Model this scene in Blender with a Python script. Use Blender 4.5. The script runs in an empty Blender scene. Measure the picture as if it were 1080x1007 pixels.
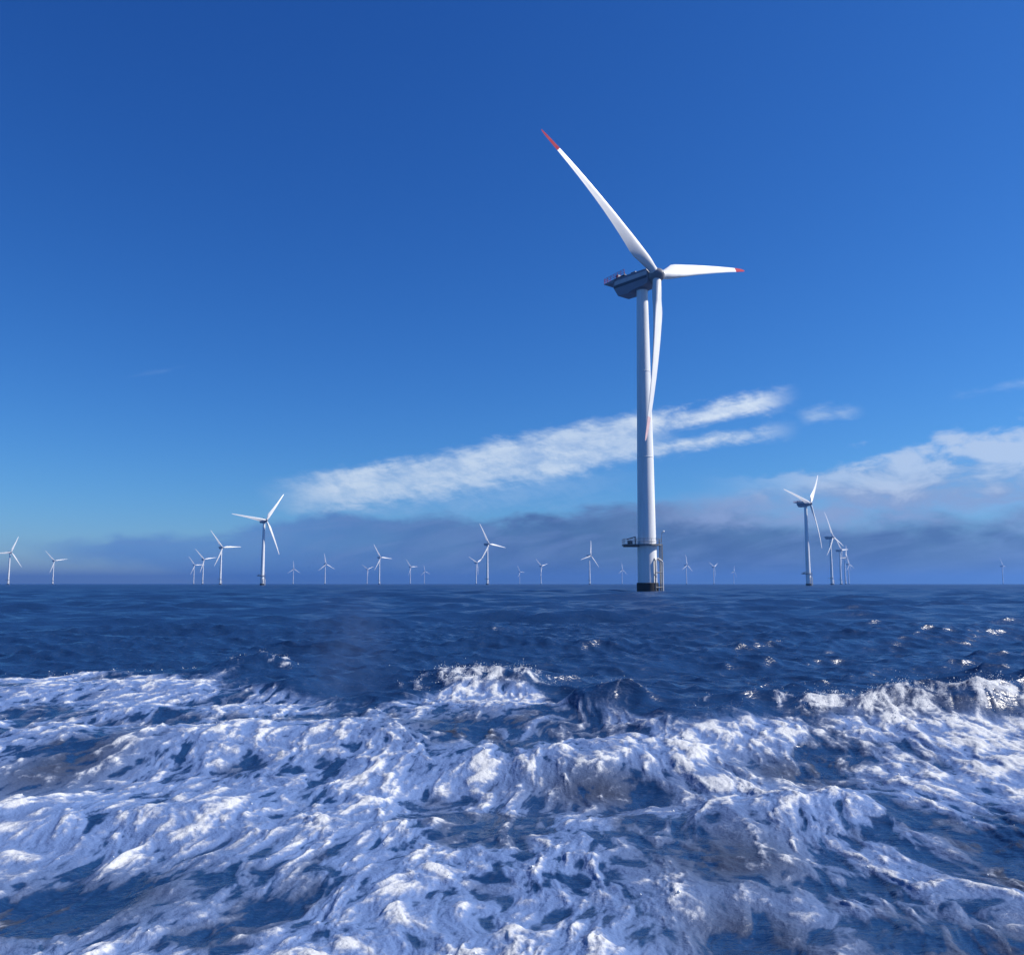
import bpy, bmesh, math, random
import numpy as np
from mathutils import Matrix, Vector

scene = bpy.context.scene
C = scene.collection
random.seed(7)
rng = np.random.default_rng(11)
R = math.radians

# ------------------------------------------------------------------ camera
CAM_H = 1.8
cam_data = bpy.data.cameras.new("camera")
cam = bpy.data.objects.new("camera", cam_data)
C.objects.link(cam)
cam.location = (0, 0, CAM_H)
cam.rotation_euler = (R(90 + 6.96), 0, 0)
cam_data.sensor_fit = 'HORIZONTAL'
cam_data.sensor_width = 36.0
cam_data.lens = 36.0 * 917.0 / 1080.0
cam_data.clip_start = 0.1
cam_data.clip_end = 100000
scene.camera = cam

# ------------------------------------------------------------------ view
scene.view_settings.view_transform = 'Standard'
scene.view_settings.look = 'None'
scene.view_settings.exposure = 0.4
scene.view_settings.gamma = 1.0
scene.cycles.use_denoising = True
scene.cycles.max_bounces = 6
scene.cycles.volume_bounces = 0

# ------------------------------------------------------------------ sun
SUN_EL, SUN_AZ = R(42), R(89)      # azimuth clockwise from +Y (the view), so from the right
sun_dir = Vector((math.sin(SUN_AZ) * math.cos(SUN_EL), math.cos(SUN_AZ) * math.cos(SUN_EL), math.sin(SUN_EL)))
sl = bpy.data.lights.new("sun", 'SUN')
sl.energy = 5.0
sl.angle = R(0.5)
sl.color = (1.0, 0.95, 0.87)
so = bpy.data.objects.new("sun", sl)
C.objects.link(so)
so.rotation_euler = (-sun_dir).to_track_quat('-Z', 'Y').to_euler()
so.location = sun_dir * 300


# ------------------------------------------------------------------ node helper
class N:
    """small expression helper over a node tree"""
    def __init__(s, nt):
        s.nt = nt

    def node(s, t, **kw):
        n = s.nt.nodes.new(t)
        for k, v in kw.items():
            setattr(n, k, v)
        return n

    def _in(s, sock, v):
        if isinstance(v, (int, float)):
            sock.default_value = v
        elif isinstance(v, (tuple, list)):
            if sock.type == 'RGBA' and len(v) == 3:
                v = tuple(v) + (1,)
            sock.default_value = v
        else:
            s.nt.links.new(v, sock)

    def m(s, op, *a, clamp=False):
        n = s.node('ShaderNodeMath', operation=op, use_clamp=clamp)
        for i, v in enumerate(a):
            s._in(n.inputs[i], v)
        return n.outputs[0]

    def add(s, a, b): return s.m('ADD', a, b)
    def sub(s, a, b): return s.m('SUBTRACT', a, b)
    def mul(s, a, b): return s.m('MULTIPLY', a, b)
    def mx(s, a, b): return s.m('MAXIMUM', a, b)
    def mn(s, a, b): return s.m('MINIMUM', a, b)

    def smooth(s, x, a, b, lo=0.0, hi=1.0):
        n = s.node('ShaderNodeMapRange', interpolation_type='SMOOTHSTEP')
        s._in(n.inputs['Value'], x)
        s._in(n.inputs['From Min'], a); s._in(n.inputs['From Max'], b)
        s._in(n.inputs['To Min'], lo); s._in(n.inputs['To Max'], hi)
        return n.outputs[0]

    def lin(s, x, a, b, lo=0.0, hi=1.0):
        n = s.node('ShaderNodeMapRange', interpolation_type='LINEAR', clamp=True)
        s._in(n.inputs['Value'], x)
        s._in(n.inputs['From Min'], a); s._in(n.inputs['From Max'], b)
        s._in(n.inputs['To Min'], lo); s._in(n.inputs['To Max'], hi)
        return n.outputs[0]

    def xyz(s, x, y, z=0.0):
        n = s.node('ShaderNodeCombineXYZ')
        s._in(n.inputs[0], x); s._in(n.inputs[1], y); s._in(n.inputs[2], z)
        return n.outputs[0]

    def noise(s, vec, scale, detail=4.0, rough=0.5, dist=0.0, dim='3D', lac=2.0):
        n = s.node('ShaderNodeTexNoise', noise_dimensions=dim)
        s._in(n.inputs['Vector'], vec)
        n.inputs['Scale'].default_value = scale
        n.inputs['Detail'].default_value = detail
        n.inputs['Roughness'].default_value = rough
        n.inputs['Lacunarity'].default_value = lac
        n.inputs['Distortion'].default_value = dist
        return n.outputs[0]

    def mix(s, f, a, b, blend='MIX'):
        n = s.node('ShaderNodeMix', data_type='RGBA', blend_type=blend)
        s._in(n.inputs[0], f); s._in(n.inputs[6], a); s._in(n.inputs[7], b)
        return n.outputs[2]


# ------------------------------------------------------------------ world: sky and clouds
world = bpy.data.worlds.new("World")
scene.world = world
world.use_nodes = True
wt = world.node_tree
wt.nodes.clear()
w = N(wt)
sky = w.node('ShaderNodeTexSky', sky_type='NISHITA')
sky.sun_disc = False
sky.sun_elevation = SUN_EL
sky.sun_rotation = SUN_AZ
sky.air_density = 1.0
sky.dust_density = 0.1
sky.ozone_density = 8.0
pre = w.mix(1.0, sky.outputs[0], (0.105, 0.105, 0.105), 'MULTIPLY')
# film response of the polarised sky: each channel its own gamma
sc_ = w.node('ShaderNodeSeparateColor')
wt.links.new(pre, sc_.inputs[0])
cc_ = w.node('ShaderNodeCombineColor')
for i, (g_, k_) in enumerate(((1.57, 1.02), (1.26, 1.02), (0.96, 1.10))):
    w._in(cc_.inputs[i], w.mul(w.m('POWER', sc_.outputs[i], g_), k_))
base = cc_.outputs[0]

tc = w.node('ShaderNodeTexCoord')
sep = w.node('ShaderNodeSeparateXYZ')
wt.links.new(tc.outputs['Generated'], sep.inputs[0])
X_, Y_, Z_ = sep.outputs
K = 917.0
U = w.mul(w.m('ARCTAN2', X_, Y_), K)          # heading, 16 units per degree
V = w.mul(w.m('ARCSINE', Z_), K)              # height above the horizon
P = w.xyz(w.mul(U, 0.01), w.mul(V, 0.01), 0.0)

# a slow wander for every cloud edge
wan = w.sub(w.noise(w.xyz(w.mul(U, 0.006), w.mul(V, 0.012), 3.0), 1.0, 3, 0.5), 0.5)
fib = w.noise(w.xyz(w.add(w.mul(U, 0.009), w.mul(V, 0.012)), w.sub(w.mul(V, 0.05), w.mul(U, 0.012)), 1.7), 1.0, 7, 0.62, 0.6)
puf = w.noise(w.xyz(w.mul(U, 0.012), w.mul(V, 0.026), 9.0), 1.0, 7, 0.58, 0.35)

puf2 = w.noise(w.xyz(w.mul(U, 0.017), w.mul(V, 0.036), 21.0), 1.0, 8, 0.60, 0.3)
rag = w.noise(w.xyz(w.add(w.mul(U, 0.030), w.mul(V, 0.02)), w.mul(V, 0.06), 5.0), 1.0, 8, 0.66, 0.2)


def streak(x0, y0, x1, y1, half, soft, wob=18.0, fade0=60, fade1=60, taper=0.0, dens=1.0, cut=(0.36, 0.62)):
    L = math.hypot(x1 - x0, y1 - y0)
    cx, sx = (x1 - x0) / L, (y1 - y0) / L
    a = w.add(w.mul(w.sub(U, x0), cx), w.mul(w.sub(V, y0), sx))
    b = w.sub(w.mul(w.sub(V, y0), cx), w.mul(w.sub(U, x0), sx))
    b = w.add(b, w.mul(wan, wob))
    hw = w.lin(a, 0.0, L, half * (1 - taper), half)
    e = w.sub(hw, w.m('ABSOLUTE', b))
    e = w.add(e, w.mul(w.sub(fib, 0.5), soft * 1.8))
    e = w.add(e, w.mul(w.sub(rag, 0.5), soft * 2.1))
    d = w.smooth(e, -soft * 0.6, soft)
    d = w.mul(d, w.smooth(rag, 0.32, 0.62, 0.55, 1.0))
    d = w.mul(d, w.smooth(w.add(a, w.mul(wan, 60)), 0.0, fade0))
    d = w.mul(d, w.smooth(w.add(a, w.mul(wan, 60)), L, L - fade1))
    return w.mul(w.mul(d, w.smooth(fib, cut[0] - 0.25, cut[1], 0.55, 1.0)), dens)


def over(c, f, col):
    return w.mix(w.m('MULTIPLY', f, 1.0, clamp=True), c, col)


col = base
# pale veil under the main streak
veil = streak(-250, 78, 160, 112, 20, 20, 20, 60, 140, 0.2, 0.55)
col = over(col, veil, (0.30, 0.50, 0.80))
main = streak(-262, 82, 180, 160, 27, 11, 16, 90, 70, 0.30, 0.84, (0.44, 0.70))
col = over(col, main, (0.70, 0.81, 0.93))
upper = streak(105, 161, 305, 190, 11, 9, 12, 40, 50, 0.1, 1.0, (0.38, 0.6))
col = over(col, upper, (0.72, 0.82, 0.94))
lower = streak(115, 136, 300, 156, 6, 9, 10, 30, 70, 0.0, 0.95, (0.38, 0.6))
col = over(col, lower, (0.68, 0.79, 0.92))
pf = streak(292, 165, 362, 171, 4, 13, 14, 20, 25, 0.0, 0.55)
col = over(col, pf, (0.62, 0.75, 0.90))
w1 = streak(420, 172, 560, 190, 1.5, 9, 12, 30, 40, 0.0, 0.40)
col = over(col, w1, (0.55, 0.70, 0.90))
w2 = streak(-400, 195, -330, 215, 1.5, 3, 5, 20, 20, 0.0, 0.07)
col = over(col, w2, (0.45, 0.62, 0.88))

# long slate-blue bank above the horizon
edge = w.lin(U, -470, -180, 40, 70)
edge = w.add(edge, w.add(w.lin(U, 0, 130, 0, 10), w.lin(U, 250, 380, 0, -18)))
edge = w.add(edge, w.add(w.mul(wan, 34), w.mul(w.sub(puf, 0.5), 50)))
soft = w.lin(U, 60, 300, 9, 22)
bank = w.smooth(w.sub(edge, V), w.mul(soft, -0.5), soft)
foot = w.add(w.lin(U, -470, -240, 30, -6), w.mul(w.sub(puf, 0.5), 34))       # its left end floats clear of the sea
bank = w.mul(bank, w.smooth(w.sub(V, foot), -8, 10, 0.12, 1.0))
bank = w.mul(bank, w.smooth(w.add(U, w.mul(wan, 120)), -500, -400))
thin = w.smooth(puf, 0.30, 0.7, 0.84, 1.0)
bankc = w.mix(w.smooth(U, -400, 150), (0.120, 0.295, 0.65), (0.058, 0.118, 0.285))
bankc = w.mix(w.smooth(fib, 0.38, 0.70, 0.0, 0.45), bankc, (0.19, 0.285, 0.57))
col = over(col, w.mul(w.mul(bank, thin), w.lin(U, -420, -120, 0.85, 0.95)), bankc)

# broken white and lilac-grey clouds riding on the bank at the right
lil = w.smooth(w.sub(w.add(w.lin(U, 130, 300, 84, 102), w.mul(w.sub(puf, 0.5), 60)), V), -6, 22)
lil = w.mul(lil, w.mul(w.smooth(w.add(V, w.mul(w.sub(puf2, 0.5), 50)), 44, 74), w.smooth(U, 60, 230)))
col = over(col, w.mul(lil, w.smooth(puf2, 0.3, 0.62, 0.45, 0.95)), (0.28, 0.39, 0.65))
rb = w.add(w.lin(U, 240, 480, 112, 146), w.mul(w.sub(puf2, 0.5), 110))
rbd = w.mul(w.smooth(w.sub(rb, V), -4, 22), w.smooth(w.add(U, w.mul(wan, 80)), 170, 380))
rbd = w.mul(rbd, w.smooth(w.add(V, w.mul(w.sub(puf2, 0.5), 95)), 58, 96))
rbd = w.mul(rbd, w.smooth(puf2, 0.30, 0.56, 0.35, 1.0))
rbc = w.mix(w.smooth(w.add(V, w.mul(w.sub(puf2, 0.5), 190)), 76, 128), (0.27, 0.38, 0.62), (0.60, 0.70, 0.86))
col = over(col, w.mul(rbd, 0.72), rbc)

bg = w.node('ShaderNodeBackground')
w._in(bg.inputs[0], col)
bg.inputs[1].default_value = 0.76
wo = w.node('ShaderNodeOutputWorld')
wt.links.new(bg.outputs[0], wo.inputs[0])


# ------------------------------------------------------------------ materials
def mat(name, color, rough=0.5, noise_amt=0.08, scale=(1, 1, 0.2), metal=0.0, spec=0.5):
    m = bpy.data.materials.new(name)
    m.use_nodes = True
    nt = m.node_tree
    b = nt.nodes['Principled BSDF']
    n = N(nt)
    t = n.node('ShaderNodeTexCoord')
    mp = n.node('ShaderNodeMapping')
    mp.inputs['Scale'].default_value = scale
    nt.links.new(t.outputs['Object'], mp.inputs[0])
    f = n.noise(mp.outputs[0], 1.0, 6, 0.6)
    lo = tuple(c * (1 - 2 * noise_amt) for c in color)
    hi = tuple(min(1, c * (1 + noise_amt)) for c in color)
    c = n.mix(n.smooth(f, 0.3, 0.7), lo, hi)
    n._in(b.inputs['Base Color'], c)
    n._in(b.inputs['Roughness'], n.lin(f, 0.2, 0.8, rough * 0.8, min(1, rough * 1.2)))
    b.inputs['Metallic'].default_value = metal
    b.inputs['Specular IOR Level'].default_value = spec
    return m


M_TOWER = mat('tower_paint', (0.78, 0.79, 0.79), 0.45, 0.05, (1.2, 1.2, 0.12), spec=0.3)
M_BLADE = mat('blade_gelcoat', (0.72, 0.72, 0.71), 0.38, 0.03, (1, 1, 0.3), spec=0.35)
M_RED = mat('signal_red_paint', (0.36, 0.008, 0.03), 0.7, 0.08, (1, 1, 1), spec=0.15)
M_NAC = mat('nacelle_shell', (0.19, 0.195, 0.25), 0.5, 0.05, (0.5, 1, 1))
M_RED_SUNLIT = mat('red_painted_sunlit', (0.68, 0.47, 0.48), 0.6, 0.06, (1, 1, 1), spec=0.15)  # lighter copy of the tip red: sunlit overexposure put into the colour
M_PSTRIPE = mat('pale_stripe', (0.46, 0.46, 0.50), 0.5, 0.05)
M_STRIPE = mat('dark_stripe', (0.02, 0.028, 0.06), 0.5, 0.1, (1, 1, 1))
M_HUB = mat('hub_shell', (0.17, 0.175, 0.20), 0.45, 0.05, (1, 1, 1))
M_STEEL = mat('galvanised_steel', (0.16, 0.165, 0.17), 0.6, 0.2, (2, 2, 2))
M_DARK = mat('marine_growth', (0.018, 0.017, 0.016), 0.8, 0.4, (1.5, 1.5, 1.5))
M_PALE = mat('pale_fender_paint', (0.55, 0.55, 0.54), 0.5, 0.12, (2, 2, 0.4))
M_LAMP = mat('lamp_glass', (0.8, 0.82, 0.82), 0.2, 0.02, (1, 1, 1))



# ------------------------------------------------------------------ object helpers
def link(name, me, m, parent=None, loc=(0, 0, 0), rot=(0, 0, 0)):
    o = bpy.data.objects.new(name, me)
    C.objects.link(o)
    if m is not None:
        me.materials.append(m)
    o.parent = parent
    o.location = loc
    o.rotation_euler = rot
    return o


def finish(bm, name, smooth=True, angle=35):
    bmesh.ops.recalc_face_normals(bm, faces=bm.faces)
    me = bpy.data.meshes.new(name)
    bm.to_mesh(me)
    bm.free()
    if smooth:
        me.shade_smooth()
        me.set_sharp_from_angle(angle=R(angle))
    return me


def lathe(bm, prof, seg=48, cap=True):
    rings = []
    for z, r in prof:
        rings.append([bm.verts.new((r * math.cos(2 * math.pi * i / seg), r * math.sin(2 * math.pi * i / seg), z)) for i in range(seg)])
    for a, b in zip(rings, rings[1:]):
        for i in range(seg):
            bm.faces.new((a[i], a[(i + 1) % seg], b[(i + 1) % seg], b[i]))
    if cap:
        bm.faces.new(rings[0][::-1])
        bm.faces.new(rings[-1])


def box(bm, x0, x1, y0, y1, z0, z1, bev=0.0):
    t = bmesh.ops.create_cube(bm, size=1)
    for v in t['verts']:
        v.co = Vector(((x0 + x1) / 2 + v.co.x * (x1 - x0), (y0 + y1) / 2 + v.co.y * (y1 - y0), (z0 + z1) / 2 + v.co.z * (z1 - z0)))
    if bev:
        es = list({e for v in t['verts'] for e in v.link_edges})
        bmesh.ops.bevel(bm, geom=es, offset=bev, segments=2, affect='EDGES', profile=0.6)


def tube(bm, p, q, r, seg=8):
    p, q = Vector(p), Vector(q)
    d = (q - p)
    mtx = Matrix.Translation((p + q) / 2) @ d.to_track_quat('Z', 'Y').to_matrix().to_4x4()
    bmesh.ops.create_cone(bm, cap_ends=True, segments=seg, radius1=r, radius2=r, depth=d.length, matrix=mtx)


def prism(bm, pts, y0, y1):
    """profile in x,z pushed along y"""
    a = [bm.verts.new((x, y0, z)) for x, z in pts]
    b = [bm.verts.new((x, y1, z)) for x, z in pts]
    n = len(pts)
    bm.faces.new(a)
    bm.faces.new(b[::-1])
    for i in range(n):
        bm.faces.new((a[i], b[i], b[(i + 1) % n], a[(i + 1) % n]))


# ------------------------------------------------------------------ sea
def perm_noise(seed):
    g = np.random.default_rng(seed)
    tab = g.integers(0, 1 << 30, 4096)
    ang = g.random(4096) * 2 * np.pi
    gx, gy = np.cos(ang).astype(np.float32), np.sin(ang).astype(np.float32)

    def f(x, y):
        xi = np.floor(x).astype(np.int64); yi = np.floor(y).astype(np.int64)
        fx = (x - xi).astype(np.float32); fy = (y - yi).astype(np.float32)
        u = fx * fx * fx * (fx * (fx * 6 - 15) + 10); v = fy * fy * fy * (fy * (fy * 6 - 15) + 10)

        def h(a, b): return (tab[(a & 4095)] + b * 7919 + (tab[(b & 4095)] >> 7)) & 4095
        def dot(a, b, dx, dy):
            k = h(a, b)
            return gx[k] * dx + gy[k] * dy
        n00 = dot(xi, yi, fx, fy); n10 = dot(xi + 1, yi, fx - 1, fy)
        n01 = dot(xi, yi + 1, fx, fy - 1); n11 = dot(xi + 1, yi + 1, fx - 1, fy - 1)
        a = n00 + u * (n10 - n00); b = n01 + u * (n11 - n01)
        return (a + v * (b - a)) * 1.5
    return f


def fbm(f, x, y, octs=4, gain=0.5, lac=2.03):
    s = np.zeros(x.shape, np.float32); a = 1.0; t = 0
    for i in range(octs):
        s += a * f(x + 17.3 * i, y - 9.1 * i); t += a
        a *= gain; x = x * lac; y = y * lac
    return s / t


def sstep(x, a, b):
    t = np.clip((x - a) / (b - a), 0, 1)
    return t * t * (3 - 2 * t)


def interp(x, xs, ys):
    return np.interp(x, xs, ys)


# polar sheet round the boat; headings are measured from +Y, finer ahead
DA = 0.00118
a_in = np.arange(-R(43), R(43), DA)
a_out = np.linspace(R(43), 2 * np.pi - R(43), 150)
angs = np.concatenate([a_in, a_out[:-1]])
NA_ = len(angs)
rr = [0.6]
while rr[-1] < 12000:
    r = rr[-1]
    k = 0.03 if r < 2.6 else (0.0026 if r < 14 else (0.0036 if r < 40 else (0.0065 if r < 900 else 0.02)))
    rr.append(r * (1 + k))
rad = np.array(rr)
NR = len(rad)
A, RR = np.meshgrid(angs, rad)
gx = (RR * np.sin(A)).astype(np.float64).ravel()
gy = (RR * np.cos(A)).astype(np.float64).ravel()
gr = RR.ravel()
cell = np.maximum(gr * DA, np.gradient(rad).repeat(NA_))
outm = np.tile(np.concatenate([np.zeros(len(a_in), bool), np.ones(len(a_out) - 1, bool)]), NR)
cell = np.where(outm, np.maximum(cell, gr * 0.03), cell)

bnd = interp(gx, [-40, -9.3, -8.7, -5.2, -3.2, -2.0, -0.7, .33, 1.0, 1.9, 3.05, 4.7, 6.4, 9, 40],
             [18, 15.8, 18.5, 16.6, 13.8, 12.9, 15.4, 14.8, 12.2, 11.2, 12.0, 12.8, 11.8, 10.6, 10])
nz1, nz2, nz3, nz4 = perm_noise(1), perm_noise(2), perm_noise(3), perm_noise(4)
near = gr < 60
nx, ny = gx[near], gy[near]
bw = bnd[near] + 1.1 * fbm(nz1, nx * .55, ny * .55, 4)
inwake_n = sstep(bw - ny, -0.5, 1.2)
inwake = np.zeros(gx.shape); inwake[near] = inwake_n

z = np.zeros(gx.shape); dxh = np.zeros(gx.shape); dyh = np.zeros(gx.shape)
main_dir = math.atan2(0.97, -0.22)
NW = 170
wr = np.random.default_rng(23)
lam = np.exp(wr.uniform(math.log(0.30), math.log(22.0), NW))
for L in lam:
    spread = 0.62 if L < 1.2 else 0.38
    th = main_dir + wr.normal() * spread
    k = 2 * math.pi / L
    amp = 0.0086 * L ** 0.64 * wr.uniform(0.5, 1.25)
    if L > 8: amp *= 0.85
    ph = wr.uniform(0, 2 * math.pi)
    wgt = sstep(L / cell, 2.0, 4.5)
    sel = wgt > 0.001
    kx, ky = k * math.cos(th), k * math.sin(th)
    arg = kx * gx[sel] + ky * gy[sel] + ph
    s, c = np.sin(arg), np.cos(arg)
    aw = amp * wgt[sel] * (1 - inwake[sel] * (0.75 if L < 1.2 else 0.5))
    z[sel] += aw * c
    ch = 0.8
    dxh[sel] -= ch * aw * math.cos(th) * s
    dyh[sel] -= ch * aw * math.sin(th) * s


def ridge(x0, x1, yc, h, sy_front, sy_back, bow=0.0, rag=0.25):
    """a short wave crest across the view; steeper towards the boat"""
    global z
    xm, hl = (x0 + x1) / 2, (x1 - x0) / 2
    yy = gy - (yc + bow * ((gx - xm) / hl) ** 2) 
    m = near & (np.abs(gx - xm) < hl * 2.5) & (np.abs(yy) < 4 * max(sy_front, sy_back))
    X, Y = gx[m], yy[m]
    Y = Y + rag * fbm(nz2, X * 1.1 + yc, gy[m] * 1.1, 3)
    s = np.where(Y < 0, sy_front, sy_back)
    e = np.exp(-(np.abs((X - xm) / hl)) ** 2.2) * np.exp(-(Y / s) ** 2)
    e *= 1 + 0.35 * fbm(nz3, X * 1.7, gy[m] * .8 + yc, 3)
    z[m] += h * e
    return m, e


crest = np.zeros(gx.shape)
for (x0, x1, yc, h, sf, sb, bow, fo) in [
    (-2.0, 1.4, 14.6, 0.29, 0.60, 1.2, 0.5, .74),
    (-6.0, -4.0, 17.6, 0.30, 0.6, 1.0, 0.2, 0.55),
    (-10.5, -5.4, 18.0, 0.14, 0.7, 1.2, 0.1, 0.40),
    (2.4, 9.5, 11.9, 0.05, 1.0, 1.3, 0.2, 0.8),
    (-2.0, 5.2, 24.0, 0.24, 0.8, 1.5, 0.2, 0.0),
    (7.5, 12.0, 15.0, 0.20, 0.7, 1.3, 0.3, 0.0),
    (0.9, 2.2, 12.2, 0.14, 0.35, 0.7, 0.1, 0.5),
]:
    m, e = ridge(x0, x1, yc, h, sf, sb, bow)
    crest[m] = np.maximum(crest[m], e * fo)

# churned foam of the wake: thick clots, thin blue aerated water, bare dark pools
foam = np.zeros(gx.shape, np.float32); aer = np.zeros(gx.shape, np.float32)
qx = nx - 0.08 * ny + 0.30 * fbm(nz3, nx * .8, ny * .5, 3)
qy = ny + 0.40 * fbm(nz4, nx * .8 + 5, ny * .5, 3)
iw = inwake_n > .5


def unit(a):
    return (a - a[iw].mean()) / a[iw].std()


big = unit(fbm(nz1, qx * .50 + 3, qy * .30, 3))
mid = unit(fbm(nz2, qx * 1.3, qy * .62, 4, .55))
wx = qx + .07 * fbm(nz1, qx * 3.4, qy * 1.8, 2); wy = qy + .12 * fbm(nz3, qx * 3.4 + 9, qy * 1.8, 2)
fine = unit(fbm(nz4, wx * 4.3, wy * 2.1, 5, .52))
tiny = unit(fbm(nz2, wx * 9.0 + 7, wy * 4.4, 4, .55))
bil = np.abs(fbm(nz3, wx * 4.5 + 4, wy * 2.4, 4, .5)) * 2.6          # rounded clots
pools = np.zeros(nx.shape)
for (px, py, sx, sy) in [(-2.65, 5.6, .75, .75), (1.5, 6.4, .7, .9), (2.5, 4.6, 1.1, .9), (.9, 8.6, .8, .6), (-.75, 11.2, .7, .8), (2.9, 9.2, .6, .6), (-4.6, 9.2, .6, 1.4), (3.6, 6.4, .6, .7), (1.3, 5.0, .5, .7)]:
    pools = np.maximum(pools, np.exp(-((nx - px) / sx) ** 2 - ((ny - py) / sy) ** 2))
rim = sstep(bw - ny, -0.2, 0.9) * (1 - sstep(bw - ny, 1.2, 4.0))
right_near = sstep(nx, .3, 2.0) * sstep(8 - ny, 0, 2)
right_far = sstep(nx, .6, 2.5) * sstep(ny, 7.5, 9.5)
left_near = sstep(6.5 - ny, 0, 1.5) * sstep(-nx, -.3, .8)
den = 0.35 * rim - 1.5 * pools - 0.12 * right_near + 0.45 * right_far + 0.35 * left_near
val = 0.28 * big + 0.42 * mid + 0.66 * fine + 0.50 * tiny + den
f_n = (0.90 * sstep(val, -0.70, 2.3) + 0.10 * sstep(val, 1.0, 2.4)) * inwake_n
a_n = sstep(val + 0.25 * big + 0.20 * mid, -2.3, -0.3) * inwake_n
cr = crest[near]
cf = sstep(cr + .14 * fine + .10 * mid + .06 * tiny, 0.42, 1.0) * (cr > .05)
f_n = np.maximum(f_n, cf * .95)
foam[near] = f_n; aer[near] = np.maximum(a_n, f_n)
lump = 0.012 * mid + 0.006 * fine + 0.024 * big
z[near] += inwake_n * lump + f_n * (0.010 + 0.010 * np.clip(bil, 0, 1.2)) - 0.06 * pools * inwake_n
fade = 1 - sstep(gr, 4000, 9000)
z *= fade; dxh *= fade; dyh *= fade
co = np.stack([gx + dxh, gy + dyh, z], 1).astype(np.float32)
# a centre point closes the disc under the boat
co = np.vstack([co, [[0, 0, 0]]]).astype(np.float32)
i0 = np.arange(NR - 1)[:, None] * NA_ + np.arange(NA_)[None, :]
i1 = np.arange(NR - 1)[:, None] * NA_ + (np.arange(NA_)[None, :] + 1) % NA_
quads = np.stack([i0, i0 + NA_, i1 + NA_, i1], -1).reshape(-1, 4)
tri = np.stack([np.full(NA_, NR * NA_), np.arange(NA_), (np.arange(NA_) + 1) % NA_], -1)
loops = np.concatenate([quads.ravel(), tri.ravel()]).astype(np.int32)
starts = np.concatenate([np.arange(len(quads)) * 4, len(quads) * 4 + np.arange(len(tri)) * 3]).astype(np.int32)
me = bpy.data.meshes.new("sea")
me.vertices.add(len(co)); me.vertices.foreach_set("co", co.ravel())
me.loops.add(len(loops)); me.loops.foreach_set("vertex_index", loops)
me.polygons.add(len(starts)); me.polygons.foreach_set("loop_start", starts)
me.update(calc_edges=True)
me.validate()
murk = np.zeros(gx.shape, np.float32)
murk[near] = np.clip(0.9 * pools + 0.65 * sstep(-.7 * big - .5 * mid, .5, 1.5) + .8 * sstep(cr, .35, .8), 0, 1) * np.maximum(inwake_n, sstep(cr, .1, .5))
for nm, arr in (('foam', foam), ('aerated', aer), ('murk', murk)):
    at = me.attributes.new(nm, 'FLOAT', 'POINT')
    at.data.foreach_set('value', np.concatenate([arr, [0]]).astype(np.float32))
me.shade_smooth()
if me.polygons[100].normal.z < 0:
    me.flip_normals()

sm = bpy.data.materials.new("sea_water")
sm.use_nodes = True
nt = sm.node_tree
n = N(nt)
b = nt.nodes['Principled BSDF']
outn = nt.nodes['Material Output']
geo = n.node('ShaderNodeNewGeometry')
pos = geo.outputs['Position']
fa = n.node('ShaderNodeAttribute', attribute_name='foam').outputs['Fac']
aa = n.node('ShaderNodeAttribute', attribute_name='aerated').outputs['Fac']
mp = n.node('ShaderNodeMapping')
mp.inputs['Rotation'].default_value = (0, 0, R(12))
mp.inputs['Scale'].default_value = (0.36, 1.0, 1.0)
nt.links.new(pos, mp.inputs[0])
rip1 = n.noise(mp.outputs[0], 0.42, 7, 0.62, 0.3)
rip2 = n.noise(mp.outputs[0], 2.6, 6, 0.6, 0.4)
rip3 = n.noise(mp.outputs[0], 11.0, 3, 0.55, 0.2)
bh = n.add(n.mul(rip1, 0.85), n.add(n.mul(rip2, 0.16), n.mul(rip3, 0.02)))
bump = n.node('ShaderNodeBump')
bump.inputs['Strength'].default_value = 0.38
bump.inputs['Distance'].default_value = 1.0
n._in(bump.inputs['Height'], bh)
# bare water
b.inputs['Base Color'].default_value = (0.009, 0.034, 0.102, 1)
dist = n.node('ShaderNodeVectorMath', operation='LENGTH')
nt.links.new(pos, dist.inputs[0])
n._in(b.inputs['Roughness'], n.smooth(dist.outputs['Value'], 12, 500, 0.25, 0.40))   # unresolved wavelets far out
b.inputs['IOR'].default_value = 1.333
nt.links.new(bump.outputs[0], b.inputs['Normal'])
# aerated blue water and white foam
fn = n.noise(pos, 14.0, 5, 0.6, 0.5)
fn2 = n.noise(pos, 45.0, 3, 0.6)
vw = n.node('ShaderNodeVectorMath', operation='ADD')
wv = n.node('ShaderNodeTexNoise')
nt.links.new(pos, wv.inputs['Vector'])
wv.inputs['Scale'].default_value = 3.0
wv.inputs['Detail'].default_value = 4
sc3 = n.node('ShaderNodeVectorMath', operation='SCALE')
nt.links.new(wv.outputs['Color'], sc3.inputs[0])
sc3.inputs['Scale'].default_value = 0.5
nt.links.new(pos, vw.inputs[0]); nt.links.new(sc3.outputs[0], vw.inputs[1])


def lace(scale, wide):
    v = n.node('ShaderNodeTexVoronoi', feature='DISTANCE_TO_EDGE')
    nt.links.new(vw.outputs[0], v.inputs['Vector'])
    v.inputs['Scale'].default_value = scale
    return n.smooth(v.outputs['Distance'], wide, 0.01)


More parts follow.
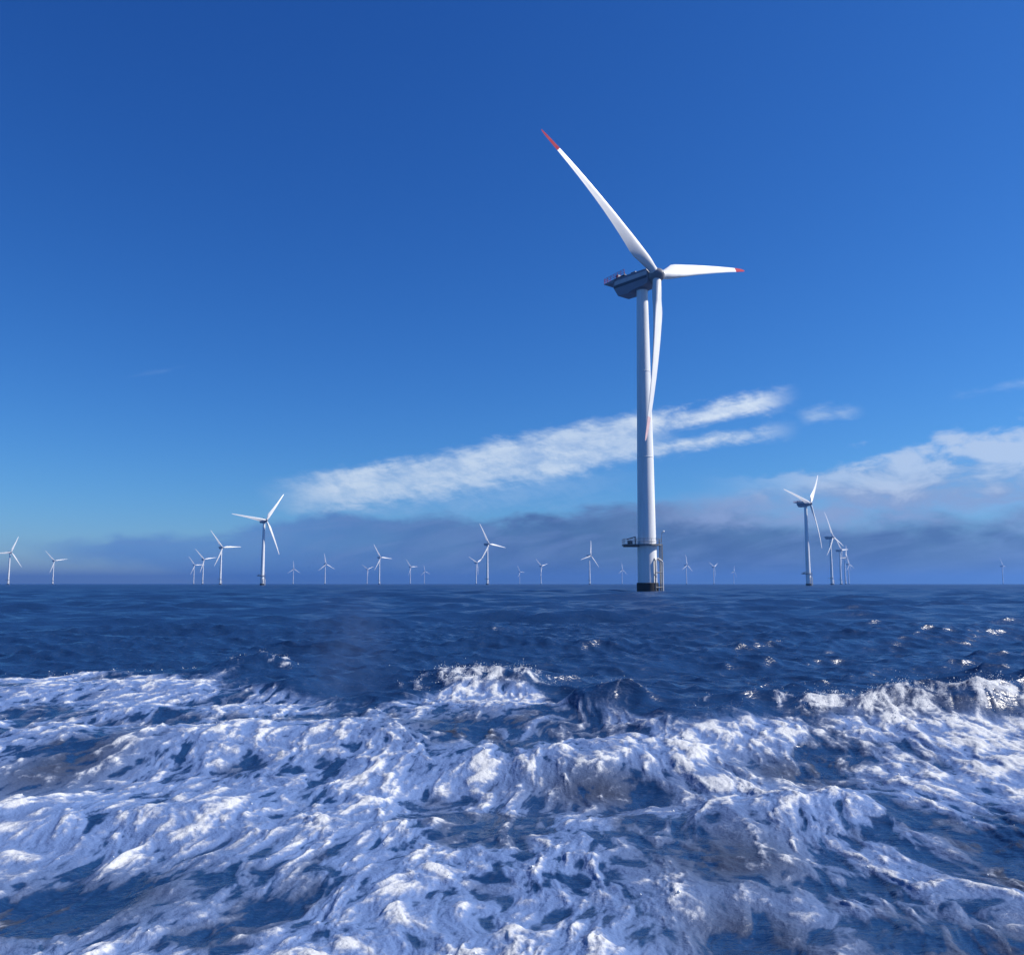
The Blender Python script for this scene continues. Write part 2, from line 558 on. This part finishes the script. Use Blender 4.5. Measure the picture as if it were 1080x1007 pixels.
lc = n.add(n.mul(lace(5.5, 0.30), 0.6), n.mul(lace(13.0, 0.30), 0.4))          # torn net of bubbles
fm = n.smooth(n.add(fa, n.add(n.mul(n.sub(lc, 0.38), 0.42), n.mul(n.sub(fn, 0.5), 0.40))), 0.14, 1.12)
am = n.smooth(n.add(aa, n.mul(n.sub(fn, 0.5), 0.4)), 0.10, 0.95)
fb = n.node('ShaderNodeBump')
fb.inputs['Strength'].default_value = 0.4
fb.inputs['Distance'].default_value = 0.05
n._in(fb.inputs['Height'], n.add(fn, n.mul(fn2, 0.4)))
ab = n.node('ShaderNodeBsdfPrincipled')
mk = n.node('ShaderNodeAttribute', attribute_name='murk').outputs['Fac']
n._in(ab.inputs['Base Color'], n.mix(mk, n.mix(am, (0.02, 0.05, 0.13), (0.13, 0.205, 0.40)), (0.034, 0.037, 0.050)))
ab.inputs['Roughness'].default_value = 0.36
ab.inputs['IOR'].default_value = 1.333
nt.links.new(fb.outputs[0], ab.inputs['Normal'])
wb = n.node('ShaderNodeBsdfPrincipled')
n._in(wb.inputs['Base Color'], n.mix(fm, (0.15, 0.20, 0.34), (0.54, 0.56, 0.58)))
wb.inputs['Roughness'].default_value = 0.7
wb.inputs['Specular IOR Level'].default_value = 0.2
nt.links.new(fb.outputs[0], wb.inputs['Normal'])
m1 = n.node('ShaderNodeMixShader')
n._in(m1.inputs[0], n.mul(am, 0.9)); nt.links.new(b.outputs[0], m1.inputs[1]); nt.links.new(ab.outputs[0], m1.inputs[2])
m2 = n.node('ShaderNodeMixShader')
n._in(m2.inputs[0], fm); nt.links.new(m1.outputs[0], m2.inputs[1]); nt.links.new(wb.outputs[0], m2.inputs[2])
nt.links.new(m2.outputs[0], outn.inputs[0])
sea = link("water", me, sm)
sea['kind'] = 'structure'

# flung droplets over the breaking crests and the thickest foam
pw = np.maximum(cf * 1.0, 0.02 * f_n) * (nx > -12) * (nx < 12) * (np.abs(np.arctan2(nx, ny)) < R(40)) * (ny > 3) * cell[near] ** 2
pw = np.clip(pw, 0, None)
ND = 5200
idx = rng.choice(len(pw), ND, p=pw / pw.sum())
base_p = co[:-1][near][idx]
hgt = rng.exponential(0.022, ND) * (0.4 + 1.6 * cf[idx])
cen = base_p + np.stack([rng.normal(0, .03, ND), rng.normal(0, .03, ND), hgt], 1)
rad_d = np.clip(rng.lognormal(math.log(.0032), .6, ND), .002, .014)
octv = np.array([[1, 0, 0], [-1, 0, 0], [0, 1, 0], [0, -1, 0], [0, 0, 1], [0, 0, -1]], float)
octf = np.array([[0, 2, 4], [2, 1, 4], [1, 3, 4], [3, 0, 4], [2, 0, 5], [1, 2, 5], [3, 1, 5], [0, 3, 5]])
dv = (cen[:, None, :] + octv[None] * rad_d[:, None, None]).reshape(-1, 3)
df = (octf[None] + (np.arange(ND) * 6)[:, None, None]).reshape(-1, 3)
dm = bpy.data.meshes.new("spray_droplets")
dm.vertices.add(len(dv)); dm.vertices.foreach_set("co", dv.astype(np.float32).ravel())
dm.loops.add(df.size); dm.loops.foreach_set("vertex_index", df.astype(np.int32).ravel())
dm.polygons.add(len(df)); dm.polygons.foreach_set("loop_start", (np.arange(len(df)) * 3).astype(np.int32))
dm.update(calc_edges=True)
dm.shade_smooth()
M_DROP = mat('white_water_drops', (0.72, 0.75, 0.78), 0.3, 0.03)
dr = link("spray_droplets", dm, M_DROP)
dr['kind'] = 'stuff'

# thin drifting spray left of centre
vm = bpy.data.materials.new("drifting_spray")
vm.use_nodes = True
nt = vm.node_tree
nt.nodes.clear()
n = N(nt)
tcv = n.node('ShaderNodeTexCoord')
ln = n.node('ShaderNodeVectorMath', operation='LENGTH')
nt.links.new(tcv.outputs['Object'], ln.inputs[0])
dn = n.mul(n.smooth(ln.outputs['Value'], 1.0, 0.1), n.smooth(n.noise(tcv.outputs['Object'], 2.6, 5, 0.6), 0.36, 0.66, 0.1, 1.0))
pv2 = n.node('ShaderNodeVolumePrincipled')
pv2.inputs['Color'].default_value = (0.42, 0.60, 1.0, 1)
n._in(pv2.inputs['Density'], n.mul(dn, 0.10))
mo2 = n.node('ShaderNodeOutputMaterial')
nt.links.new(pv2.outputs[0], mo2.inputs['Volume'])
bm = bmesh.new()
bmesh.ops.create_icosphere(bm, subdivisions=3, radius=1.0)
spo = link("spray", finish(bm, "spray"), vm, None, (-2.55, 13.8, 0.75))
spo.scale = (1.0, 1.3, 1.7)
spo['kind'] = 'stuff'

# ------------------------------------------------------------------ wind turbine parts (one set of meshes)
HUB_Z, OVER, TILT = 70.0, 4.4, R(8.4)


def blade_mesh(r0, r1, name, cap_tip=True):
    rs = [0.9, 1.5, 2.2, 3.2, 4.4, 5.6, 7.0, 8.5, 10.5, 13, 16, 19, 22, 25, 28, 31, 33.5, 35.0, 36.5, 38, 39, 39.6, 39.95]
    rs = sorted({r for r in rs if r0 < r < r1} | {r0, r1})
    S = 20
    bm = bmesh.new()
    rings = []
    for r in rs:
        ch = float(np.interp(r, [0, 2.2, 4.4, 7, 8.5, 13, 20, 28, 35, 38.5, 39.5, 40], [1.9, 1.9, 2.75, 3.5, 3.55, 2.95, 2.2, 1.55, 1.05, .72, .42, .10]))
        th = float(np.interp(r, [0, 2.2, 5, 8.5, 13, 20, 30, 40], [1.0, 1.0, .62, .36, .27, .22, .18, .16]))
        bl = float(np.interp(r, [0, 2.2, 7], [0, 0, 1]))            # round root to aerofoil
        tw = R(float(np.interp(r, [0, 5, 10, 20, 40], [15, 14, 10, 5, 0])) + 2.0)
        pa = 0.5 * (1 - bl) + 0.30 * bl
        ring = []
        for i in range(S):
            a = 2 * math.pi * i / S
            xc = 0.5 - 0.5 * math.cos(a)                         # 0 leading edge .. 1 trailing edge
            y_af = 5 * (0.2969 * math.sqrt(max(xc, 0)) - .126 * xc - .3516 * xc ** 2 + .2843 * xc ** 3 - .1036 * xc ** 4)
            t = (bl * y_af + (1 - bl) * math.sqrt(max(0, xc * (1 - xc)))) * th * ch * (1 if a <= math.pi else -1)
            cy = (pa - xc) * ch
            camb = bl * 0.04 * ch * 4 * xc * (1 - xc)
            cx = -t - camb
            x = cx * math.cos(tw) + cy * math.sin(tw)
            y = cy * math.cos(tw) - cx * math.sin(tw)
            x += math.tan(R(3.0)) * r - 4.0 * (r / 40) ** 2
            ring.append(bm.verts.new((x, y, r)))
        rings.append(ring)
    for p, q in zip(rings, rings[1:]):
        for i in range(S):
            bm.faces.new((p[i], p[(i + 1) % S], q[(i + 1) % S], q[i]))
    bm.faces.new(rings[0]); bm.faces.new(rings[-1])
    return finish(bm, name, True, 50)


# tower: slim cone with welded can joints and flanges
bm = bmesh.new()
prof = []
for k in range(0, 13):
    zz = 10.35 + (67.9 - 10.35) * k / 12
    r = np.interp(zz, [10.35, 30, 68], [2.0, 1.80, 1.24])
    prof.append((zz, float(r)))
lathe(bm, prof, 64)
ME_TOWER = finish(bm, "tower")
ME_FLANGES = []
for zz in (10.9, 29.5, 48.8):
    bm = bmesh.new()
    r = float(np.interp(zz, [10.35, 30, 68], [2.0, 1.80, 1.24]))
    lathe(bm, [(zz - .09, r + .004), (zz - .07, r + .05), (zz + .07, r + .05), (zz + .09, r + .003)], 64)
    ME_FLANGES.append(finish(bm, "flange"))
    ME_FLANGES[-1].materials.append(M_TOWER)
bm = bmesh.new()
lathe(bm, [(2.0, 2.12), (3.0, 2.12), (9.7, 2.08), (9.75, 2.2), (10.05, 2.2), (10.05, 2.0)], 64)
ME_TRANS = finish(bm, "transition_piece")
bm = bmesh.new()
lathe(bm, [(-4, 2.36), (1.92, 2.36), (2.0, 2.3), (2.0, 2.1)], 64)
ME_PILE = finish(bm, "monopile")

# access platform with lay-down area
bm = bmesh.new()
oct_ = [(3.15 * math.cos(R(a)), 3.15 * math.sin(R(a))) for a in (-110, -80, -45, -15, 15, 45, 80, 110)]
outline = oct_ + [(-2.6, 2.5), (-5.2, 2.3), (-5.2, -2.3), (-2.6, -2.5)]
lo = [bm.verts.new((x, y, 10.06)) for x, y in outline]
hi = [bm.verts.new((x, y, 10.32)) for x, y in outline]
bm.faces.new(lo[::-1]); bm.faces.new(hi)
for i in range(len(outline)):
    j = (i + 1) % len(outline)
    bm.faces.new((lo[i], lo[j], hi[j], hi[i]))
for y in (-1.6, 0, 1.6):                                           # brackets under the lay-down area
    box(bm, -5.0, -1.9, y - .08, y + .08, 9.8, 10.055)
ME_PLAT = finish(bm, "access_platform", False)
bm = bmesh.new()
for i in range(len(outline)):
    p, q = Vector(outline[i] + (0,)), Vector(outline[(i + 1) % len(outline)] + (0,))
    p *= .985; q *= .985
    for hgt, rr_ in ((1.15, .035), (.62, .025)):
        tube(bm, (p.x, p.y, 10.32 + hgt), (q.x, q.y, 10.32 + hgt), rr_, 6)
    nseg = max(1, round((q - p).length / 1.3))
    for k in range(nseg):
        s = p.lerp(q, k / nseg)
        tube(bm, (s.x, s.y, 10.31), (s.x, s.y, 11.48), .035, 6)
ME_RAIL = finish(bm, "railing")
bm = bmesh.new()                                                   # davit crane folded down, and a deck box
tube(bm, (-2.75, -1.5, 10.3), (-2.75, -1.5, 12.0), .14)
tube(bm, (-2.75, -1.5, 11.9), (-4.6, -1.7, 11.35), .11)
box(bm, -4.2, -3.2, -.7, .6, 10.325, 11.15, .05)
ME_CRANE = finish(bm, "davit_crane")
bm = bmesh.new()
tube(bm, (3.05, -.5, 10.3), (3.25, -.5, 12.9), .055)
tube(bm, (3.25, -.5, 12.9), (3.6, -.6, 13.1), .04)
ME_MAST = finish(bm, "lamp_mast")
bm = bmesh.new()
bmesh.ops.create_uvsphere(bm, u_segments=14, v_segments=10, radius=.21, matrix=Matrix.Translation((3.62, -.6, 13.14)))
box(bm, 3.5, 3.74, -.72, -.48, 12.86, 12.98, .02)
ME_LAMP = finish(bm, "navigation_lamp")

# boat landing at the side: two fender tubes, caged ladder, stays
bm = bmesh.new()
for y in (-.95, .75):
    tube(bm, (3.15, y, -3), (3.15, y, 6.5), .19, 14)
    tube(bm, (3.15, y, 6.5), (2.2, y * .8, 7.3), .19, 14)
    for zz in (1.0, 4.2):
        tube(bm, (3.15, y, zz), (1.7, y * .9, zz), .11)
ME_LAND = finish(bm, "boat_landing")
bm = bmesh.new()
for y in (-.32, .22):
    tube(bm, (2.75, y, -1.5), (2.75, y, 11.3), .05)
for k in range(42):
    zz = -1.2 + k * .3
    tube(bm, (2.75, -.32, zz), (2.75, .22, zz), .025, 6)
for k in range(8):                                                  # safety cage hoops
    zz = 6.9 + k * .48
    pts = [(2.78 + .62 * math.sin(math.pi * i / 8), -.05 - .42 * math.cos(math.pi * i / 8), zz) for i in range(9)]
    for p, q in zip(pts, pts[1:]):
        tube(bm, p, q, .035, 5)
for i in range(1, 8, 1):
    x, y = 2.78 + .62 * math.sin(math.pi * i / 8), -.05 - .42 * math.cos(math.pi * i / 8)
    tube(bm, (x, y, 6.8), (x, y, 10.4), .03, 5)
ME_LADDER = finish(bm, "ladder")
bm = bmesh.new()                                                    # cable tube with clamps
tube(bm, (1.42, -1.92, -3), (1.42, -1.92, 6.8), .14, 12)
tube(bm, (1.42, -1.92, 6.8), (1.15, -1.5, 7.4), .14, 12)
tube(bm, (1.42, -1.92, 4.2), (3.1, -1.0, 4.2), .09)
tube(bm, (1.42, -1.92, 1.0), (3.1, -1.0, 1.0), .12)
ME_CABLE = finish(bm, "cable_tube")

# nacelle: chamfered box, low rear, winch platform on its tail
NW_ = 1.72
prof = [(3.0, 68.35), (3.15, 69.0), (3.15, 71.1), (2.7, 71.75), (-6.6, 71.95), (-7.3, 71.5), (-7.3, 69.8), (-5.9, 67.6), (-5.6, 67.45), (-2.4, 67.4), (-1.6, 67.95), (1.6, 67.95)]
bm = bmesh.new()
prism(bm, prof, -NW_, NW_)
bmesh.ops.bevel(bm, geom=[e for e in bm.edges if abs(abs(e.verts[0].co.y) - NW_) < .01 and abs(e.verts[0].co.y - e.verts[1].co.y) < .01], offset=.12, segments=3, affect='EDGES', profile=.6)
lathe(bm, [(67.6, 1.4), (67.97, 1.4)], 48)
ME_NAC = finish(bm, "nacelle")
bm = bmesh.new()
for s in (-1, 1):
    box(bm, -7.1, 2.95, s * (NW_ + .01) - .015, s * (NW_ + .01) + .015, 69.6, 70.2)
ME_STRIPE = finish(bm, "side_stripe", False)
bm = bmesh.new()
for s in (-1, 1):
    box(bm, -6.9, 2.9, s * (NW_ + .01) - .015, s * (NW_ + .01) + .015, 70.35, 71.25)
ME_PSTRIPE = finish(bm, "pale_stripe", False)
bm = bmesh.new()
prism(bm, [(-10.1, 71.35), (-10.1, 71.5), (-3.6, 72.15), (-3.6, 72.0), (-6.4, 71.72), (-7.32, 71.0)], -1.9, 1.9)
ME_HOIST = finish(bm, "winch_platform", False)
bm = bmesh.new()


def hz(x): return 71.5 + (x + 10.1) * .1


for s in (-1.85, 1.85):
    for hgt in (.45, .85, 1.2):
        tube(bm, (-10.05, s, hz(-10.05) + hgt), (-3.7, s, hz(-3.7) + hgt), .045, 6)
    for k in range(7):
        x = -10.05 + k * 1.058
        tube(bm, (x, s, hz(x) - .02), (x, s, hz(x) + 1.22), .05, 6)
for hgt in (.45, .85, 1.2):
    tube(bm, (-10.05, -1.85, hz(-10.05) + hgt), (-10.05, 1.85, hz(-10.05) + hgt), .045, 6)
ME_HRAIL = finish(bm, "guard_rail")
bm = bmesh.new()
box(bm, -7.0, -6.2, -1.2, -.2, 71.85, 72.95, .06)
ME_COOL = finish(bm, "cooler")
bm = bmesh.new()
box(bm, -2.6, -1.2, -.9, .9, 71.84, 72.45, .08)
ME_HATCH = finish(bm, "roof_hatch")
bm = bmesh.new()
tube(bm, (-6.0, .8, 71.8), (-6.0, .8, 74.0), .05)
tube(bm, (-6.0, .4, 73.5), (-6.0, 1.2, 73.5), .035)
ME_VANE = finish(bm, "wind_sensor")

# hub with spinner nose and three root collars (built along +x, about the rotor axis)
bm = bmesh.new()
lathe(bm, [(-1.35, 1.25), (-1.2, 1.5), (-.2, 1.62), (.7, 1.5), (1.3, 1.15), (1.7, .7), (1.92, .25), (1.96, .02)], 40)
bmesh.ops.rotate(bm, verts=bm.verts, cent=(0, 0, 0), matrix=Matrix.Rotation(R(90), 3, 'Y'))
ME_HUB = finish(bm, "hub")

ME_BLADE_ROOT = blade_mesh(0.9, 34.6, "blade_body")
ME_TIP = blade_mesh(34.6, 39.95, "blade_tip")
ME_BLADE = blade_mesh(0.9, 39.95, "blade")
for me_, m_ in ((ME_TOWER, M_TOWER), (ME_TRANS, M_TOWER), (ME_PILE, M_DARK), (ME_PLAT, M_STEEL), (ME_RAIL, M_STEEL), (ME_CRANE, M_STEEL),
                (ME_MAST, M_STEEL), (ME_LAMP, M_LAMP), (ME_LAND, M_PALE), (ME_LADDER, M_STEEL), (ME_CABLE, M_STEEL), (ME_NAC, M_NAC), (ME_STRIPE, M_STRIPE), (ME_PSTRIPE, M_PSTRIPE),
                (ME_HOIST, M_NAC), (ME_HRAIL, M_RED), (ME_VANE, M_STEEL), (ME_COOL, M_NAC), (ME_HATCH, M_NAC), (ME_HUB, M_HUB), (ME_BLADE_ROOT, M_BLADE), (ME_TIP, M_RED), (ME_BLADE, M_BLADE)):
    me_.materials.append(m_)


def part(name, me_, parent, rotz=0.0):
    o = bpy.data.objects.new(name, me_)
    C.objects.link(o)
    o.parent = parent
    o.rotation_euler = (0, 0, rotz)
    return o


def turbine(label, x, y, yaw, theta, level=2, red=False):
    """level 2: every part; 1: no small deck parts; 0: only what still shows far out"""
    t = bpy.data.objects.new("wind_turbine", None)
    C.objects.link(t)
    t.empty_display_size = 5
    t.location = (x, y, 0)
    rz = R(yaw - 90)
    t.rotation_euler = (0, 0, rz)
    t['label'] = label
    t['category'] = 'wind turbine'
    t['group'] = 'offshore wind turbines'
    tw = part('tower', ME_TOWER, t)
    part('transition_piece', ME_TRANS, t)
    part('monopile', ME_PILE, t)
    if level >= 1:
        for fl in ME_FLANGES:
            part('flange', fl, tw)
        pl = part('access_platform', ME_PLAT, t, -rz)
        la = part('boat_landing', ME_LAND, t, -rz)
    if level >= 2:
        part('railing', ME_RAIL, pl)
        part('davit_crane', ME_CRANE, pl)
        ms = part('lamp_mast', ME_MAST, pl)
        lp = part('navigation_lamp', ME_LAMP, pl)
        part('ladder', ME_LADDER, la)
        part('cable_tube', ME_CABLE, t, -rz)
    nc = part('nacelle', ME_NAC, t)
    if level >= 1:
        part('winch_platform', ME_HOIST, nc)
        part('side_stripe', ME_STRIPE, nc)
        part('pale_stripe', ME_PSTRIPE, nc)
    if level >= 2:
        part('guard_rail', ME_HRAIL, nc)
        part('wind_sensor', ME_VANE, nc)
        part('cooler', ME_COOL, nc)
        part('roof_hatch', ME_HATCH, nc)
    hubm = Matrix.Translation((OVER, 0, HUB_Z)) @ Matrix.Rotation(-TILT, 4, 'Y')
    hb = part('hub', ME_HUB, t)
    hb.matrix_local = hubm
    for k in range(3):
        bl = part('blade', ME_BLADE_ROOT if red else ME_BLADE, t)
        bl.matrix_local = hubm @ Matrix.Rotation(-R(theta + 120 * k), 4, 'X')
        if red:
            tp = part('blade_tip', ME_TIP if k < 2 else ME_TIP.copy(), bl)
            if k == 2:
                tp.data.materials[0] = M_RED_SUNLIT
                tp['label'] = 'pale pink tip, strong sun painted into its colour'
    return t


turbine("big nearest white wind turbine with red blade tips and a dark waterline band", 29.5, 190.5, 39.7, -46.7, 2, True)
FAR = [
    ("second largest turbine right of the big one, two blades raised in a V", 253, 747, 44, 45),
    ("tall left-hand turbine with one blade pointing left and one up to the right", -270, 946, 46, 38),
    ("turbine just right of the V-bladed one, nacelle seen side on", 475, 1300, 47, -13),
    ("tallest turbine between the tall left-hand one and the big nearest one", -43, 1521, 42, -23),
    ("nearest of the three turbines in a row left of the tall left-hand one", -554, 1662, 46, -34),
    ("third turbine of the receding row at the right, middle height", 678, 1805, 47, -35),
    ("turbine at the far left edge with a blade cut by the frame", -1102, 1915, 54, 25),
    ("lone slender turbine standing just left of the big tower, one blade upright", 190, 2143, 46, 15),
    ("fourth turbine of the receding row at the right, next to the row's smallest", 876, 2300, 46, 28),
    ("mid-distance turbine with one blade pointing right, beside a faint tiny one", -349, 2300, 46, -27),
    ("middle of the three turbines in a row left of the tall left-hand one", -877, 2481, 48, -40),
    ("second turbine from the far left, standing alone under the thin cloud", -1383, 2636, 50, -40),
    ("small turbine close to the left of the tallest middle one", -118, 2877, 48, -60),
    ("smallest and last turbine of the receding row at the right", 1188, 3088, 45, -8),
    ("small upright-bladed turbine between the tall left-hand one and the faint pair", -660, 3088, 46, -5),
    ("farthest and smallest of the three turbines in a row at the left", -1181, 3247, 48, -33),
    ("small turbine with an upright blade right of the big tower", 647, 3247, 46, 5),
    ("small faded turbine alone between the middle pair and the upright slender one", 113, 3423, 46, -45),
    ("pale tiny turbine alone near the right edge of the sea", 1919, 3423, 46, -27),
    ("small turbine just left of the faintest one, blade to the right", -421, 3619, 46, -34),
    ("left of the two ghostly turbines right of the big tower, blades in a V", 834, 3619, 46, -57),
    ("faded small turbine right of the tall left-hand one, low upright blade", -1022, 4087, 46, 0),
    ("faint tiny turbine tucked left of the one with a blade pointing right", -699, 4223, 46, -53),
    ("ghostly pale turbine low in the haze under the left end of the big tower's platform", 549, 4369, 46, 4),
    ("faintest turbine right of the small one near the middle left", -488, 4874, 46, -5),
    ("barely visible turbine in the haze right of the tallest middle one", 44, 5069, 46, -25),
    ("right of the two ghostly turbines beyond the big tower, one blade up", 1284, 5069, 46, 21),
]
for lb, x, y, yw, th in FAR:
    turbine(lb, x, y, yw, th, 2 if y < 1000 else (1 if y < 2700 else 0))

# ------------------------------------------------------------------ haze over the sea
hm = bpy.data.materials.new("sea_haze")
hm.use_nodes = True
nt = hm.node_tree
nt.nodes.clear()
pv = nt.nodes.new('ShaderNodeVolumePrincipled')
pv.inputs['Color'].default_value = (0.15, 0.37, 0.86, 1)
pv.inputs['Density'].default_value = 1.7e-4
pv.inputs['Anisotropy'].default_value = 0.35
mo = nt.nodes.new('ShaderNodeOutputMaterial')
nt.links.new(pv.outputs[0], mo.inputs['Volume'])
bm = bmesh.new()
box(bm, -13000, 13000, -13000, 13000, -6.5, 118)
hz_o = link("haze", finish(bm, "haze", False), hm)
hz_o['kind'] = 'stuff'
